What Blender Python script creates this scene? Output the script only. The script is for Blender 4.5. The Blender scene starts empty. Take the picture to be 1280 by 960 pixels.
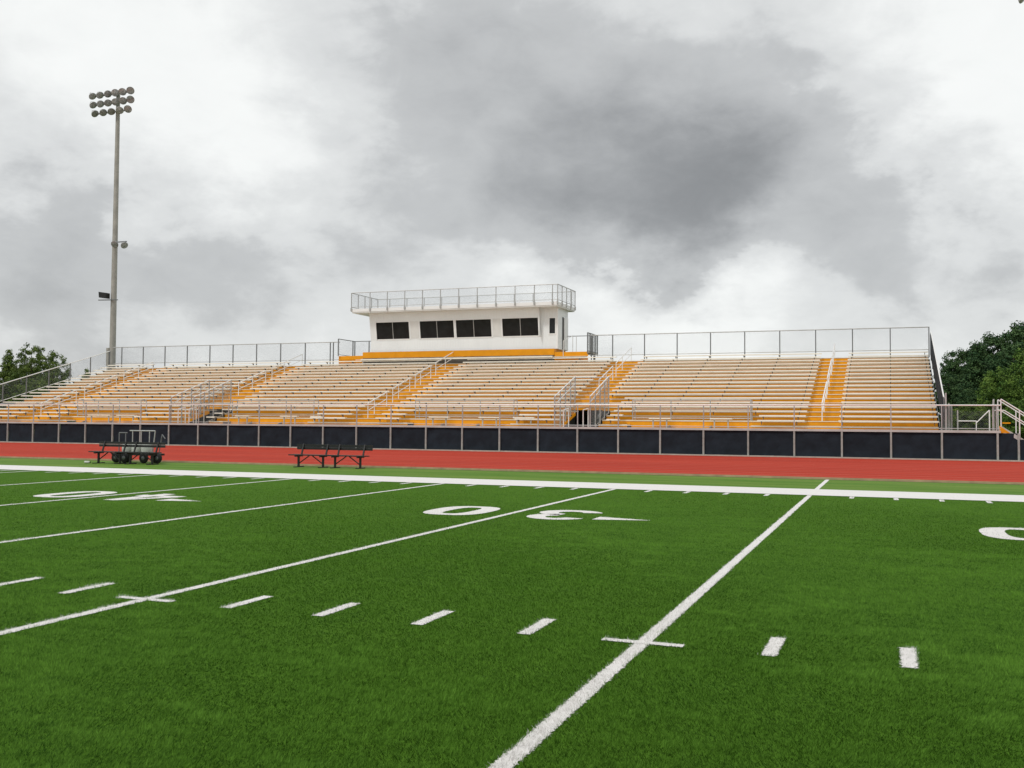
import bpy, math, random
import numpy as np
from mathutils import Vector, Matrix
random.seed(7); rng = np.random.default_rng(7)
scene = bpy.context.scene
col = scene.collection
R = math.radians
YD = 0.9144

# ------------------------------------------------------------------ helpers
class MB:
    """collects shapes for ONE mesh"""
    def __init__(s): s.v = []; s.f = []
    def add(s, vs, fs):
        n = len(s.v); s.v += [tuple(map(float, p)) for p in vs]; s.f += [tuple(n + i for i in f) for f in fs]
    def box(s, x0, x1, y0, y1, z0, z1):
        s.add([(x0,y0,z0),(x1,y0,z0),(x1,y1,z0),(x0,y1,z0),(x0,y0,z1),(x1,y0,z1),(x1,y1,z1),(x0,y1,z1)],
              [(0,3,2,1),(4,5,6,7),(0,1,5,4),(1,2,6,5),(2,3,7,6),(3,0,4,7)]); return s
    def tube(s, a, b, r, n=8, r2=None):
        a = Vector(a); b = Vector(b); d = (b - a)
        if d.length < 1e-6: return s
        d.normalize(); u = d.orthogonal().normalized(); w = d.cross(u)
        r2 = r if r2 is None else r2
        vs = []
        for c, rr in ((a, r), (b, r2)):
            for i in range(n):
                t = 2 * math.pi * i / n; vs.append(c + u * (rr * math.cos(t)) + w * (rr * math.sin(t)))
        fs = [(i, (i + 1) % n, n + (i + 1) % n, n + i) for i in range(n)]
        fs += [tuple(range(n - 1, -1, -1)), tuple(range(n, 2 * n))]
        s.add(vs, fs); return s
    def bar(s, a, b, w, h):
        """rectangular bar from a to b, w wide (horizontal), h high"""
        a = Vector(a); b = Vector(b); d = (b - a).normalized()
        side = d.cross(Vector((0, 0, 1)))
        if side.length < 1e-4: side = Vector((1, 0, 0))
        side.normalize(); up = side.cross(d).normalized()
        vs = []
        for c in (a, b):
            for sx, sz in ((-1,-1),(1,-1),(1,1),(-1,1)): vs.append(c + side * (sx * w / 2) + up * (sz * h / 2))
        s.add(vs, [(3,2,1,0),(4,5,6,7),(0,1,5,4),(1,2,6,5),(2,3,7,6),(3,0,4,7)]); return s
    def prism(s, pts, axis, d0, d1):
        """extrude 2-D polygon; axis 'x': pts are (y,z); 'y': (x,z); 'z': (x,y)"""
        def P(p, d): return {'x': (d, p[0], p[1]), 'y': (p[0], d, p[1]), 'z': (p[0], p[1], d)}[axis]
        n = len(pts)
        s.add([P(p, d0) for p in pts] + [P(p, d1) for p in pts],
              [tuple(range(n - 1, -1, -1)), tuple(range(n, 2 * n))] + [(i, (i + 1) % n, n + (i + 1) % n, n + i) for i in range(n)]); return s
    def lathe(s, prof, c, axis, n=14):
        """prof: (radius, along axis); closed at the ends when radius 0"""
        c = Vector(c); d = Vector(axis).normalized(); u = d.orthogonal().normalized(); w = d.cross(u)
        vs = []
        for r, h in prof:
            for i in range(n):
                t = 2 * math.pi * i / n; vs.append(c + d * h + u * (r * math.cos(t)) + w * (r * math.sin(t)))
        fs = []
        for k in range(len(prof) - 1):
            for i in range(n): fs.append((k*n+i, k*n+(i+1) % n, (k+1)*n+(i+1) % n, (k+1)*n+i))
        s.add(vs, fs); return s
    def chain(s, p0, p1, h, pitch=0.1, r=0.0022):
        """chain-link wires on the parallelogram p0->p1, height h (vertical)"""
        p0 = Vector(p0); p1 = Vector(p1); d = p1 - p0; L = d.length; up = Vector((0, 0, h))
        k = -h
        while k < L:
            for sgn in (1, -1):
                # u from k to k+h while v 0..1
                ua, ub, va, vb = k, k + h, 0.0, 1.0
                if ua < 0: va = -ua / h; ua = 0
                if ub > L: vb = (L - k) / h; ub = L
                if vb - va > 1e-3:
                    fa, fb = (va, vb) if sgn == 1 else (1 - va, 1 - vb)
                    s.tube(p0 + d * (ua / L) + up * fa, p0 + d * (ub / L) + up * fb, r, 3)
            k += pitch
        return s
    def build(s, name, mat, parent=None, smooth=False):
        me = bpy.data.meshes.new(name); me.from_pydata(s.v, [], s.f)
        me.validate(); me.update()
        if mat: me.materials.append(mat)
        if smooth:
            for p in me.polygons: p.use_smooth = True
        o = bpy.data.objects.new(name, me); col.objects.link(o)
        if parent: o.parent = parent
        return o

def empty(name, loc=(0, 0, 0)):
    o = bpy.data.objects.new(name, None); o.location = loc; o.empty_display_size = .3
    col.objects.link(o); return o
def tag(o, label=None, cat=None, group=None, kind=None):
    if label: o['label'] = label
    if cat: o['category'] = cat
    if group: o['group'] = group
    if kind: o['kind'] = kind
    return o
def link_copy(o, parent=None):
    c = o.copy(); col.objects.link(c)
    if parent: c.parent = parent
    for ch in list(o.children): link_copy(ch, c)
    return c
def shift(mb, dx, dy, dz):
    mb.v = [(x + dx, y + dy, z + dz) for x, y, z in mb.v]; return mb

# ------------------------------------------------------------------ materials
def nodes(name):
    m = bpy.data.materials.new(name); m.use_nodes = True
    nt = m.node_tree; b = nt.nodes['Principled BSDF']; return m, nt, b
def N(nt, t, **kw):
    n = nt.nodes.new(t)
    for k, v in kw.items():
        if hasattr(n, k) and not k[0].isupper(): setattr(n, k, v)
        else: n.inputs[k].default_value = v
    return n
def mix(nt, fac, a, b, blend='MIX'):
    n = nt.nodes.new('ShaderNodeMix'); n.data_type = 'RGBA'; n.blend_type = blend
    for sock, val in ((0, fac), (6, a), (7, b)):
        if isinstance(val, (int, float)): n.inputs[sock].default_value = val
        elif isinstance(val, tuple): n.inputs[sock].default_value = (*val, 1) if len(val) == 3 else val
        else: nt.links.new(val, n.inputs[sock])
    return n.outputs[2]
def noise(nt, scale, detail=3, rough=.55, vec=None, stretch=None):
    tc = nt.nodes.new('ShaderNodeNewGeometry')
    src = tc.outputs['Position'] if vec is None else vec
    if stretch:
        mp = nt.nodes.new('ShaderNodeMapping'); mp.inputs['Scale'].default_value = stretch
        nt.links.new(src, mp.inputs[0]); src = mp.outputs[0]
    n = nt.nodes.new('ShaderNodeTexNoise'); n.inputs['Scale'].default_value = scale
    n.inputs['Detail'].default_value = detail; n.inputs['Roughness'].default_value = rough
    nt.links.new(src, n.inputs['Vector']); return n.outputs['Fac']
def ramp(nt, fac, a, b):
    n = nt.nodes.new('ShaderNodeMapRange'); n.inputs['From Min'].default_value = a; n.inputs['From Max'].default_value = b
    nt.links.new(fac, n.inputs['Value']); return n.outputs[0]
def plain(name, c, rough=.55, metal=0., var=.1, nscale=3., spec=.4, rand=.06, bump=0., bscale=40.):
    m, nt, b = nodes(name)
    f = ramp(nt, noise(nt, nscale, 4), .3, .7)
    dk = tuple(x * (1 - var) for x in c); lt = tuple(min(1, x * (1 + var)) for x in c)
    cc = mix(nt, f, dk, lt)
    if rand:
        oi = nt.nodes.new('ShaderNodeObjectInfo')
        mr = nt.nodes.new('ShaderNodeMapRange'); mr.inputs['To Min'].default_value = 1 - rand; mr.inputs['To Max'].default_value = 1 + rand
        nt.links.new(oi.outputs['Random'], mr.inputs['Value'])
        hs = nt.nodes.new('ShaderNodeHueSaturation'); nt.links.new(cc, hs.inputs['Color']); nt.links.new(mr.outputs[0], hs.inputs['Value'])
        cc = hs.outputs[0]
    nt.links.new(cc, b.inputs['Base Color'])
    b.inputs['Roughness'].default_value = rough; b.inputs['Metallic'].default_value = metal
    b.inputs['Specular IOR Level'].default_value = spec
    if bump:
        bp = nt.nodes.new('ShaderNodeBump'); bp.inputs['Strength'].default_value = bump; bp.inputs['Distance'].default_value = .01
        nt.links.new(noise(nt, bscale, 3), bp.inputs['Height']); nt.links.new(bp.outputs[0], b.inputs['Normal'])
    return m

M = {}
M['seat'] = plain('seat_aluminium', (.80, .745, .65), .42, .05, .07, 1.5, rand=.05)
M['tread'] = plain('tread_aluminium', (.70, .61, .47), .5, .05, .07, 2)
M['orange'] = plain('orange_paint', (.76, .305, .005), .5, 0, .10, 1.3, spec=.25, rand=.07)
M['steel'] = plain('galvanised_steel', (.42, .42, .41), .45, .35, .12, 6)
M['dark_steel'] = plain('dark_galvanised_steel', (.17, .175, .18), .5, .3, .12, 6)
M['rail'] = plain('bright_pipe', (.82, .81, .79), .35, .1, .05, 5)
M['wire'] = plain('chain_wire', (.26, .28, .29), .5, .2, .1, 9)
M['post'] = plain('fence_post_aluminium', (.31, .325, .30), .5, .1, .16, 5)
M['ledge'] = plain('ledge_aluminium', (.50, .50, .47), .5, .1, .1, 2)
M['screen'] = plain('windscreen_fabric', (.013, .0195, .027), .85, 0, .25, 2.2, spec=.2, rand=.12, bump=.4, bscale=30)
M['bracket'] = plain('bracket_steel', (.13, .12, .11), .6, .2, .1)
M['white'] = plain('white_siding', (.80, .80, .79), .5, 0, .025, 1.2, rand=0)
M['trim'] = plain('white_trim', (.84, .84, .83), .45, 0, .02, 2, rand=0)
M['deckwhite'] = plain('roof_fascia', (.72, .72, .70), .5, 0, .05, 2, rand=0)
M['glass'] = plain('dark_window_glass', (.016, .019, .020), .2, 0, .3, 2, spec=.25)
M['black'] = plain('black_coated_steel', (.012, .013, .012), .45, 0, .2, 4)
M['rubber'] = plain('black_rubber', (.012, .012, .012), .7, 0, .2, 4)
M['tank'] = plain('white_plastic', (.50, .52, .47), .4, 0, .08, 5)
M['pole'] = plain('weathered_pole_steel', (.36, .345, .31), .55, .2, .18, 1.2, rand=.03)
M['lamp_shell'] = plain('floodlight_aluminium', (.42, .42, .42), .4, .3, .35, 6, rand=.25)
M['lamp_glass'] = plain('floodlight_lens', (.40, .415, .43), .2, .1, .4, 7, rand=.25)
M['concrete'] = plain('concrete', (.42, .39, .33), .85, 0, .15, 3, rand=0)
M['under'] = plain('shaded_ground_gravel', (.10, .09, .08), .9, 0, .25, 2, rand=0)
M['kerb'] = plain('tan_kerb_stone', (.40, .30, .17), .85, 0, .2, 3, rand=0)
M['lane'] = plain('faded_lane_paint', (.60, .24, .18), .85, 0, .2, 1.5, rand=.25, spec=.05)
M['kerb_shade'] = plain('kerb_shadow_tone', (.022, .032, .012), .9, 0, .3, 5, rand=0)  # dark green-brown for the painted shadow along the kerb
M['bark'] = plain('bark', (.09, .065, .045), .9, 0, .3, 6)

# siding: fine vertical grooves as bump on the press box
def siding():
    m, nt, b = nodes('ribbed_white_siding')
    tc = nt.nodes.new('ShaderNodeNewGeometry')
    mp = nt.nodes.new('ShaderNodeMapping'); mp.inputs['Scale'].default_value = (1, 1, 0); nt.links.new(tc.outputs['Position'], mp.inputs[0])
    w = nt.nodes.new('ShaderNodeTexWave'); w.inputs['Scale'].default_value = 1.6; w.inputs['Distortion'].default_value = 0
    w.bands_direction = 'X'; nt.links.new(mp.outputs[0], w.inputs[0])
    bp = nt.nodes.new('ShaderNodeBump'); bp.inputs['Strength'].default_value = .25; bp.inputs['Distance'].default_value = .02
    nt.links.new(w.outputs['Fac'], bp.inputs['Height']); nt.links.new(bp.outputs[0], b.inputs['Normal'])
    f = ramp(nt, noise(nt, .9, 4, stretch=(1, 1, .3)), .3, .75)
    nt.links.new(mix(nt, f, (.78, .80, .80), (.84, .86, .86)), b.inputs['Base Color'])
    b.inputs['Roughness'].default_value = .5; return m
M['siding'] = siding()

def turf_mat():
    m, nt, b = nodes('artificial_turf')
    n1 = ramp(nt, noise(nt, .35, 4, .6), .32, .68)
    n2 = ramp(nt, noise(nt, 2.6, 5, .65, stretch=(1, .45, 1)), .3, .7)
    n3 = ramp(nt, noise(nt, 26, 4, .7), .28, .72)
    n4 = ramp(nt, noise(nt, 170, 2, .7), .3, .7)
    c = mix(nt, n1, (.066, .158, .010), (.094, .205, .016))
    c = mix(nt, n2, mix(nt, .62, c, (.030, .092, .004)), c)
    c2 = mix(nt, n3, mix(nt, .5, c, (.016, .066, .002)), mix(nt, .28, c, (.14, .30, .035)))
    c3 = mix(nt, n4, mix(nt, .42, c2, (.008, .034, .001)), mix(nt, .22, c2, (.17, .33, .045)))
    nt.links.new(c3, b.inputs['Base Color'])
    b.inputs['Roughness'].default_value = .85; b.inputs['Specular IOR Level'].default_value = .03
    bp = nt.nodes.new('ShaderNodeBump'); bp.inputs['Strength'].default_value = .55; bp.inputs['Distance'].default_value = .012
    nt.links.new(n3, bp.inputs['Height']); nt.links.new(bp.outputs[0], b.inputs['Normal'])
    return m
M['turf'] = turf_mat()
def verge_mat():
    m, nt, b = nodes('sideline_turf')
    n1 = ramp(nt, noise(nt, .5, 4, .6, stretch=(.35, 2.2, 1)), .35, .65)
    n3 = ramp(nt, noise(nt, 9, 4, .7), .3, .7)
    c = mix(nt, n1, (.080, .19, .014), (.17, .26, .045))
    c = mix(nt, n3, mix(nt, .4, c, (.03, .10, .01)), c)
    nt.links.new(c, b.inputs['Base Color']); b.inputs['Roughness'].default_value = .8; b.inputs['Specular IOR Level'].default_value = .1
    return m
M['verge'] = verge_mat()
def track_mat():
    m, nt, b = nodes('red_track_rubber')
    n1 = ramp(nt, noise(nt, .35, 4, .6, stretch=(.12, 1.2, 1)), .35, .65)
    n2 = ramp(nt, noise(nt, 14, 4, .7), .3, .7)
    n3 = ramp(nt, noise(nt, 1.0, 3, .6, stretch=(.03, 1.6, 1)), .42, .6)
    c = mix(nt, n1, (.41, .038, .019), (.51, .056, .030))
    c = mix(nt, n3, mix(nt, .5, c, (.36, .044, .032)), c)
    c = mix(nt, n2, mix(nt, .2, c, (.30, .03, .02)), c)
    nt.links.new(c, b.inputs['Base Color']); b.inputs['Roughness'].default_value = .85; b.inputs['Specular IOR Level'].default_value = .05
    return m
M['track'] = track_mat()
def ground_mat():
    m, nt, b = nodes('far_grass')
    n1 = ramp(nt, noise(nt, .08, 5, .6), .35, .65)
    nt.links.new(mix(nt, n1, (.05, .10, .02), (.09, .13, .035)), b.inputs['Base Color']); b.inputs['Roughness'].default_value = .9
    return m
M['ground'] = ground_mat()
def tint_mat(name, a, b_, rough=.7, spec=.15, trans=0.):
    """colour from the per-face 'tint' attribute (each blade / leaf its own shade of green)"""
    m, nt, b = nodes(name)
    at = nt.nodes.new('ShaderNodeAttribute'); at.attribute_name = 'tint'
    nt.links.new(mix(nt, at.outputs['Fac'], a, b_), b.inputs['Base Color'])
    b.inputs['Roughness'].default_value = rough; b.inputs['Specular IOR Level'].default_value = spec
    return m
M['blade'] = tint_mat('turf_fibre_green', (.010, .044, .003), (.128, .275, .034), spec=.04)
M['paint'] = plain('white_turf_paint', (.74, .72, .70), .8, 0, .07, 18, spec=.1, rand=0, bump=.5, bscale=120)
M['leaf_dark'] = tint_mat('evergreen_leaf', (.018, .054, .020), (.08, .138, .046))
M['leaf_mid'] = tint_mat('broad_leaf', (.040, .078, .016), (.175, .235, .05))
M['leaf_light'] = tint_mat('light_leaf', (.038, .095, .016), (.165, .255, .045))

# ------------------------------------------------------------------ ground, field, track
YF = 24.9                       # line of the windscreen in front of the stand
def sheet(name, x0, x1, y0, y1, z, mat, kind='structure'):
    mb = MB(); mb.add([(x0,y0,z),(x1,y0,z),(x1,y1,z),(x0,y1,z)], [(0,1,2,3)])
    return tag(mb.build(name, mat), kind=kind)
sheet('ground', -900, 900, -700, 1100, -.03, M['ground'])
sheet('turf_field', -110, 60, -62, 2.2, 0, M['turf'])
sheet('sideline_turf', -110, 60, 2.2, 6.82, 0, M['verge'])
sheet('kerb_shadow_strip', -110, 60, 6.822, 7.058, -.006, M['kerb_shade'])  # flat dark strip painting the shadow line at the kerb's foot
tk = MB().box(-110, 60, 7.12, 24.62, -.02, .045); tag(tk.build('running_track', M['track']), kind='structure')
kb = MB().box(-110, 60, 7.06, 7.115, -.02, .055); tag(kb.build('track_kerb', M['kerb']), kind='structure')
kb = MB().box(-110, 60, 24.63, 24.98, -.02, .10); tag(kb.build('concrete_kerb', M['concrete']), kind='structure')
mb = MB()
for k in range(13):
    y = 7.9 + 1.24*k; o = MB(); o.add([(-110,y,.049),(60,y,.049),(60,y+.05,.049),(-110,y+.05,.049)], [(0,1,2,3)])
    tag(o.build('lane_line', M['lane']), 'faded pale lane line on the red track', 'lane line', 'lane lines on the track', 'structure')
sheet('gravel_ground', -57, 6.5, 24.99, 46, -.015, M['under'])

# ------------------------------------------------------------------ white turf markings
def rect_ragged(mb, cx, cy, L, W, ang, step, jit, z):
    """a painted stroke: centre line of length L along ang, width W, its edges frayed"""
    n = max(2, int(L / step)); ca, sa = math.cos(ang), math.sin(ang)
    P = lambda u, v: (cx + u*ca - v*sa, cy + u*sa + v*ca, z)
    vs = []
    for i in range(n + 1):
        u = -L/2 + L*i/n + (random.uniform(-jit, jit) if i in (0, n) else 0)
        vs += [P(u, -W/2 + random.gauss(0, jit*.5)), P(u, W/2 + random.gauss(0, jit*.5))]
    mb.add(vs, [(2*i, 2*i+2, 2*i+3, 2*i+1) for i in range(n)])
marks = []     # (rectangles for the fibres) x0,x1,y0,y1,key
fibres = {}
def line_y(X, y0, y1, W=.106, z=.004):
    mb = MB(); ycut = -7.5
    if y0 < ycut < y1:
        rect_ragged(mb, X, (y0+ycut)/2, ycut-y0, W, math.pi/2, .012, .012, z)
        rect_ragged(mb, X, (ycut+y1)/2, y1-ycut, W, math.pi/2, .06, .012, z)
    else: rect_ragged(mb, X, (y0+y1)/2, y1-y0, W, math.pi/2, .06, .012, z)
    return mb
mark_defs = []   # (name, mb, rects, label, cat, group)
for k in range(-13, 3):
    X = k * 5 * YD
    y1 = 6.81 if k == 0 else -.01
    mb = line_y(X, -22 if k > -6 else -48, y1 if k else -.01)
    if k == 0: rect_ragged(mb, X, (2.22+6.81)/2, 6.81-2.22, .11, math.pi/2, .06, .012, .004)
    lab = {0: 'white yard line that runs on past the wide sideline to the track',
           -1: 'white yard line painted between the 0 and the 3 of the 30',
           -2: 'white yard line midway between the 30 and the 40 numbers',
           -3: 'white yard line painted between the 0 and the 4 of the 40',
           -4: 'white yard line one stripe beyond the painted 40',
           -5: 'white yard line at far left, two stripes beyond the painted 40',
           1: 'white yard line beside the lone 0 at the right edge'}.get(k, 'white yard line far left beyond the forty numbers')
    mark_defs.append(('yard_line', mb, (X-.0525, X+.0525, -22, 0), lab, 'yard line', 'yard lines across the field'))
    # cross tick at the hash
    mb = MB(); rect_ragged(mb, X, -16.37, .61, .09, 0, .012, .012, .0065)
    labh = {0: 'white crossing tick on the nearest yard line', -1: 'white crossing tick on the yard line through the 30'}.get(k, 'white crossing tick on a far yard line')
    mark_defs.append(('hash_tick', mb, (X-.305, X+.305, -16.415, -16.325), labh, 'hash mark', 'cross ticks on the yard lines'))
for k in range(-62, 8):
    if k % 5 == 0: continue
    X = k * YD
    mb = MB(); rect_ragged(mb, X, -16.11, .64, .105, math.pi/2, .012, .014, .004)
    lab = {1: 'short white hash dash first right of the nearest yard line', 2: 'short white hash dash second right of the nearest yard line',
           -1: 'short white hash dash first left of the nearest yard line', -2: 'short white hash dash second left of the nearest yard line',
           -3: 'short white hash dash third left of the nearest yard line', -4: 'short white hash dash next to the crossing tick of the 30 line, on its right',
           -6: 'short white hash dash first left of the 30 yard line', -7: 'short white hash dash at the left edge of the grass'}.get(k, 'short white hash dash in the far row')
    if k > -12: mark_defs.append(('hash_dash', mb, (X-.0525, X+.0525, -16.43, -15.79), lab, 'hash mark', 'hash dashes one yard apart'))
    mb = MB(); rect_ragged(mb, X, -.33, .60, .10, math.pi/2, .06, .01, .004)
    if k > -34:
        s5 = (k // 5) * 5; tn = k - s5
        nm = {0: 'right of the line running to the track', -5: 'between the 30 line and the nearest line', -10: 'between the mid line and the 30 line',
              -15: 'between the 40 line and the mid line', -20: 'just beyond the 40 line', 5: 'far right'}.get(s5, 'far left of the field')
        od = ['', 'first', 'second', 'third', 'fourth'][tn]
        mark_defs.append(('sideline_tick', mb, None, 'small white yard tick under the sideline, %s from left, %s' % (od, nm), 'yard tick', 'yard ticks along the sideline'))
mb = MB(); mb.add([(-110,0,.008),(60,0,.008),(60,2.2,.008),(-110,2.2,.008)], [(0,1,2,3)])
mark_defs.append(('sideline', mb, None, 'broad white sideline band along the edge of the field', 'sideline', None))

# numbers: upside down from the camera (read from the stand); local x right, y up, 1.83 high
def arc(cx, cy, rx, ry, a0, a1, n=20): return [(cx + rx*math.cos(R(a0+(a1-a0)*i/n)), cy + ry*math.sin(R(a0+(a1-a0)*i/n))) for i in range(n+1)]
def strip(outer, inner):
    n = len(outer); return outer + inner, [(i, i+1, n+i+1, n+i) for i in range(n-1)]
def sarc(cx, cy, rx, ry, e=.72, n=48):
    P = lambda c: math.copysign(abs(c)**e, c)
    return [(cx + rx*P(math.cos(2*math.pi*i/n)), cy + ry*P(math.sin(2*math.pi*i/n))) for i in range(n+1)]
def digit(ch):
    out = []
    if ch == '0':
        out.append(strip(sarc(.575, .915, .575, .915), sarc(.575, .915, .215, .64)))
    if ch == '3':
        out.append(strip(arc(.52, 1.32, .53, .51, 165, -78, 24), arc(.52, 1.34, .19, .23, 165, -78, 24)))
        out.append(strip(arc(.52, .52, .57, .52, 84, -165, 24), arc(.52, .52, .22, .23, 84, -165, 24)))
    if ch == '4':
        out.append(([(.62,0),(.92,0),(.92,1.83),(.62,1.83)], [(0,1,2,3)]))
        out.append(([(0,.42),(.618,.42),(.618,.70),(0,.70)], [(0,1,2,3)]))
        out.append(([(.922,.42),(1.12,.42),(1.12,.70),(.922,.70)], [(0,1,2,3)]))
        out.append(([(0,.702),(.34,.702),(.618,1.36),(.618,1.83)], [(0,1,2,3)]))
    return out
def put_number(ch, xl, label):
    """xl: left edge in world; rotated half a turn"""
    mb = MB(); W = {'0': 1.15, '3': 1.12, '4': 1.12}[ch]
    for vs, fs in digit(ch): mb.add([(xl + W - x, -6.02 - y, .005) for x, y in vs], [tuple(reversed(f)) for f in fs])
    mark_defs.append(('yard_number', mb, None, label, 'yard number', 'yard numbers on the turf'))
put_number('0', -6.15, 'white painted digit 0 of the thirty yard number'); put_number('3', -4.23, 'white painted digit 3 of the thirty yard number')
put_number('0', -15.17, 'white painted digit 0 of the forty yard number'); put_number('4', -13.22, 'white painted digit 4 of the forty yard number')
put_number('0', 2.98, 'white painted digit 0 cut by the right edge of the picture')
for x, lab in ((-2.95, 'white painted arrow beside the 3 pointing right'), (-11.98, 'white painted arrow beside the 4 pointing right')):
    mb = MB(); mb.add([(x,-7.56,.005),(x+.95,-7.31,.005),(x,-7.06,.005)], [(0,1,2)])
    mark_defs.append(('direction_arrow', mb, None, lab, 'arrow', 'direction arrows beside the numbers'))

# turf fibres near the camera, white where a mark was painted
CAM = np.array([1.7223, -23.6732, 1.6312]); YAW = 0.36268; PITCH = 0.037448; ROLL = 0.007397; FPX = 1246.59
NB = 1450000
EX = .42
d = (3.3**EX + rng.random(NB) * (30.0**EX - 3.3**EX)) ** (1/EX)
lat = (rng.random(NB) - .5) * 2 * .60 * d
fx, fy = -math.sin(YAW), math.cos(YAW)
bx = CAM[0] + fx*d + fy*lat; by = CAM[1] + fy*d - fx*lat
keep = (by < -.1) & (rng.random(NB) > np.clip((d-11)/17, 0, 1)); bx = bx[keep]; by = by[keep]; d = d[keep]; NB = len(bx)
def vnoise(x, y, seed):
    xi = np.floor(x).astype(int); yi = np.floor(y).astype(int); fx_ = x - xi; fy_ = y - yi
    fx_ = fx_*fx_*(3-2*fx_); fy_ = fy_*fy_*(3-2*fy_)
    h = lambda a, b: np.modf(np.abs(np.sin(a*127.1 + b*311.7 + seed*74.7)*43758.5453))[0]
    return ((h(xi,yi)*(1-fx_)+h(xi+1,yi)*fx_)*(1-fy_) + (h(xi,yi+1)*(1-fx_)+h(xi+1,yi+1)*fx_)*fy_)*2 - 1
fld = .40*vnoise(bx*.8, by*1.2, 1) + .62*vnoise(bx*2.3+.4*by, by*4.2, 2) + .62*vnoise(bx*6, by*11, 3) + .40*vnoise(bx*15, by*24, 4)
mic = vnoise(bx*42, by*34, 5) + .7*vnoise(bx*100, by*80, 6)          # fibres brushed different ways
la = 1.2*fld + 1.9*np.sin(bx*.6+by*.45) + rng.normal(0, .9, NB)
ln = rng.uniform(.006, .024, NB); hh = rng.uniform(.010, .026, NB)
wd = rng.uniform(.0016, .0032, NB) * (1 + d*.05)
pa = rng.uniform(0, 2*math.pi, NB)
tx = bx + ln*np.cos(la); ty = by + ln*np.sin(la)
tint = np.clip(rng.beta(1.6, 2.6, NB) + .40*fld + .26*mic, 0, 1); hh *= np.clip(1 + .38*fld + .25*mic, .35, 2)
white = np.zeros(NB, int) - 1
for i, md in enumerate(mark_defs):
    r = md[2]
    if r is None: continue
    jx = rng.normal(0, .010, NB)
    ins = (bx+jx > r[0]) & (bx+jx < r[1]) & (by+jx > r[2]) & (by+jx < r[3]); white[ins] = i
# fibres inside the painted numbers and arrows are white too
for i, md in enumerate(mark_defs):
    if md[0] not in ('yard_number', 'direction_arrow'): continue
    P = np.array(md[1].v)[:, :2]
    box = np.where((bx > P[:,0].min()) & (bx < P[:,0].max()) & (by > P[:,1].min()) & (by < P[:,1].max()))[0]
    for f in md[1].f:
        q = P[list(f)]; sg = np.zeros((len(f), len(box)))
        for e in range(len(f)):
            a_, b_ = q[e], q[(e+1) % len(f)]
            sg[e] = (b_[0]-a_[0])*(by[box]-a_[1]) - (b_[1]-a_[1])*(bx[box]-a_[0])
        white[box[(sg >= 0).all(0) | (sg <= 0).all(0)]] = i
def blades(sel):
    n = int(sel.sum()); v = np.zeros((n, 3, 3), np.float32)
    c, s_ = np.cos(pa[sel])*wd[sel]/2, np.sin(pa[sel])*wd[sel]/2
    v[:,0] = np.stack([bx[sel]-c, by[sel]-s_, np.full(n, .001)], 1); v[:,1] = np.stack([bx[sel]+c, by[sel]+s_, np.full(n, .001)], 1)
    v[:,2] = np.stack([tx[sel], ty[sel], hh[sel]], 1)
    return v
def mesh_polys(name, v, k, mats, tints=None):
    """v: (n,k,3) separate k-gons"""
    n = len(v); me = bpy.data.meshes.new(name)
    me.vertices.add(n*k); me.vertices.foreach_set('co', v.reshape(-1).astype(np.float32))
    me.loops.add(n*k); me.loops.foreach_set('vertex_index', np.arange(n*k, dtype=np.int32))
    me.polygons.add(n); me.polygons.foreach_set('loop_start', np.arange(0, n*k, k, dtype=np.int32))
    me.polygons.foreach_set('loop_total', np.full(n, k, dtype=np.int32))
    for m in mats: me.materials.append(m)
    if tints is not None:
        a = me.attributes.new('tint', 'FLOAT', 'FACE'); a.data.foreach_set('value', tints.astype(np.float32))
    me.update(calc_edges=True); return me
g = white < 0
gm = mesh_polys('turf_grass', blades(g), 3, [M['blade']], tint[g])
go = bpy.data.objects.new('turf_grass', gm); col.objects.link(go); tag(go, 'short green artificial grass fibres of the near field', 'grass', kind='stuff')
for i, (name, mb, r, lab, cat, grp) in enumerate(mark_defs):
    sel = white == i
    if sel.any():
        b = blades(sel)
        for t in b: mb.add(t, [(0,1,2)])
    o = mb.build(name, M['paint']); tag(o, lab, cat, grp, 'structure')

# ------------------------------------------------------------------ grandstand rows
RUN, RISE = .762, .2405
NR = 18
DECK = 1.34
yn = lambda r: 26.35 + RUN*r          # tread nose
zn = lambda r: 1.52 + RISE*r
ys = lambda r: 26.05 + RUN*r          # seat front
zs = lambda r: 1.79 + RISE*r
BAY = 2.125; X_R = 3.87; X_L = -56.5
grid = [X_R - BAY*k for k in range(29)]      # bay lines
BOX = [(-48.0, -42.65), (-35.9, -29.95), (-23.5, -17.35), (-10.93, -4.7)]   # wheelchair bays
bracket_me = None
def bracket_at(x, r, parent):
    global bracket_me
    if bracket_me is None:
        mb = MB(); mb.box(-.02, .02, .03, .26, -.05, -.001); mb.prism([(.12,-.051),(.26,-.051),(.27,-.18),(.23,-.18)], 'x', -.014, .014)
        o = mb.build('seat_bracket', M['bracket'], parent); bracket_me = o.data
    else:
        o = bpy.data.objects.new('seat_bracket', bracket_me); col.objects.link(o); o.parent = parent
    o.location = (x, ys(r), zs(r) - .05)
def seat(x0, x1, r, sec):
    mb = MB(); y = ys(r); z = zs(r)
    mb.prism([(y, z-.074), (y+.012, z-.074), (y+.012, z-.035), (y+.24, z-.035), (y+.24, z), (y+.012, z), (y, z-.014)], 'x', x0, x1)
    o = mb.build('seat', M['seat'], sec)
    xs = [gx for gx in grid if x0 + .25 < gx < x1 - .25]
    for xe in (x0 + .18, x1 - .18):
        if all(abs(xe - gx) > .7 for gx in xs): xs.append(xe)
    for gx in xs: bracket_at(gx, r, o)
def tread(x0, x1, r, sec):
    MB().box(x0, x1, yn(r), yn(r) + RUN - .012, zn(r) - .07, zn(r)).build('footboard', M['tread'], sec)
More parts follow.
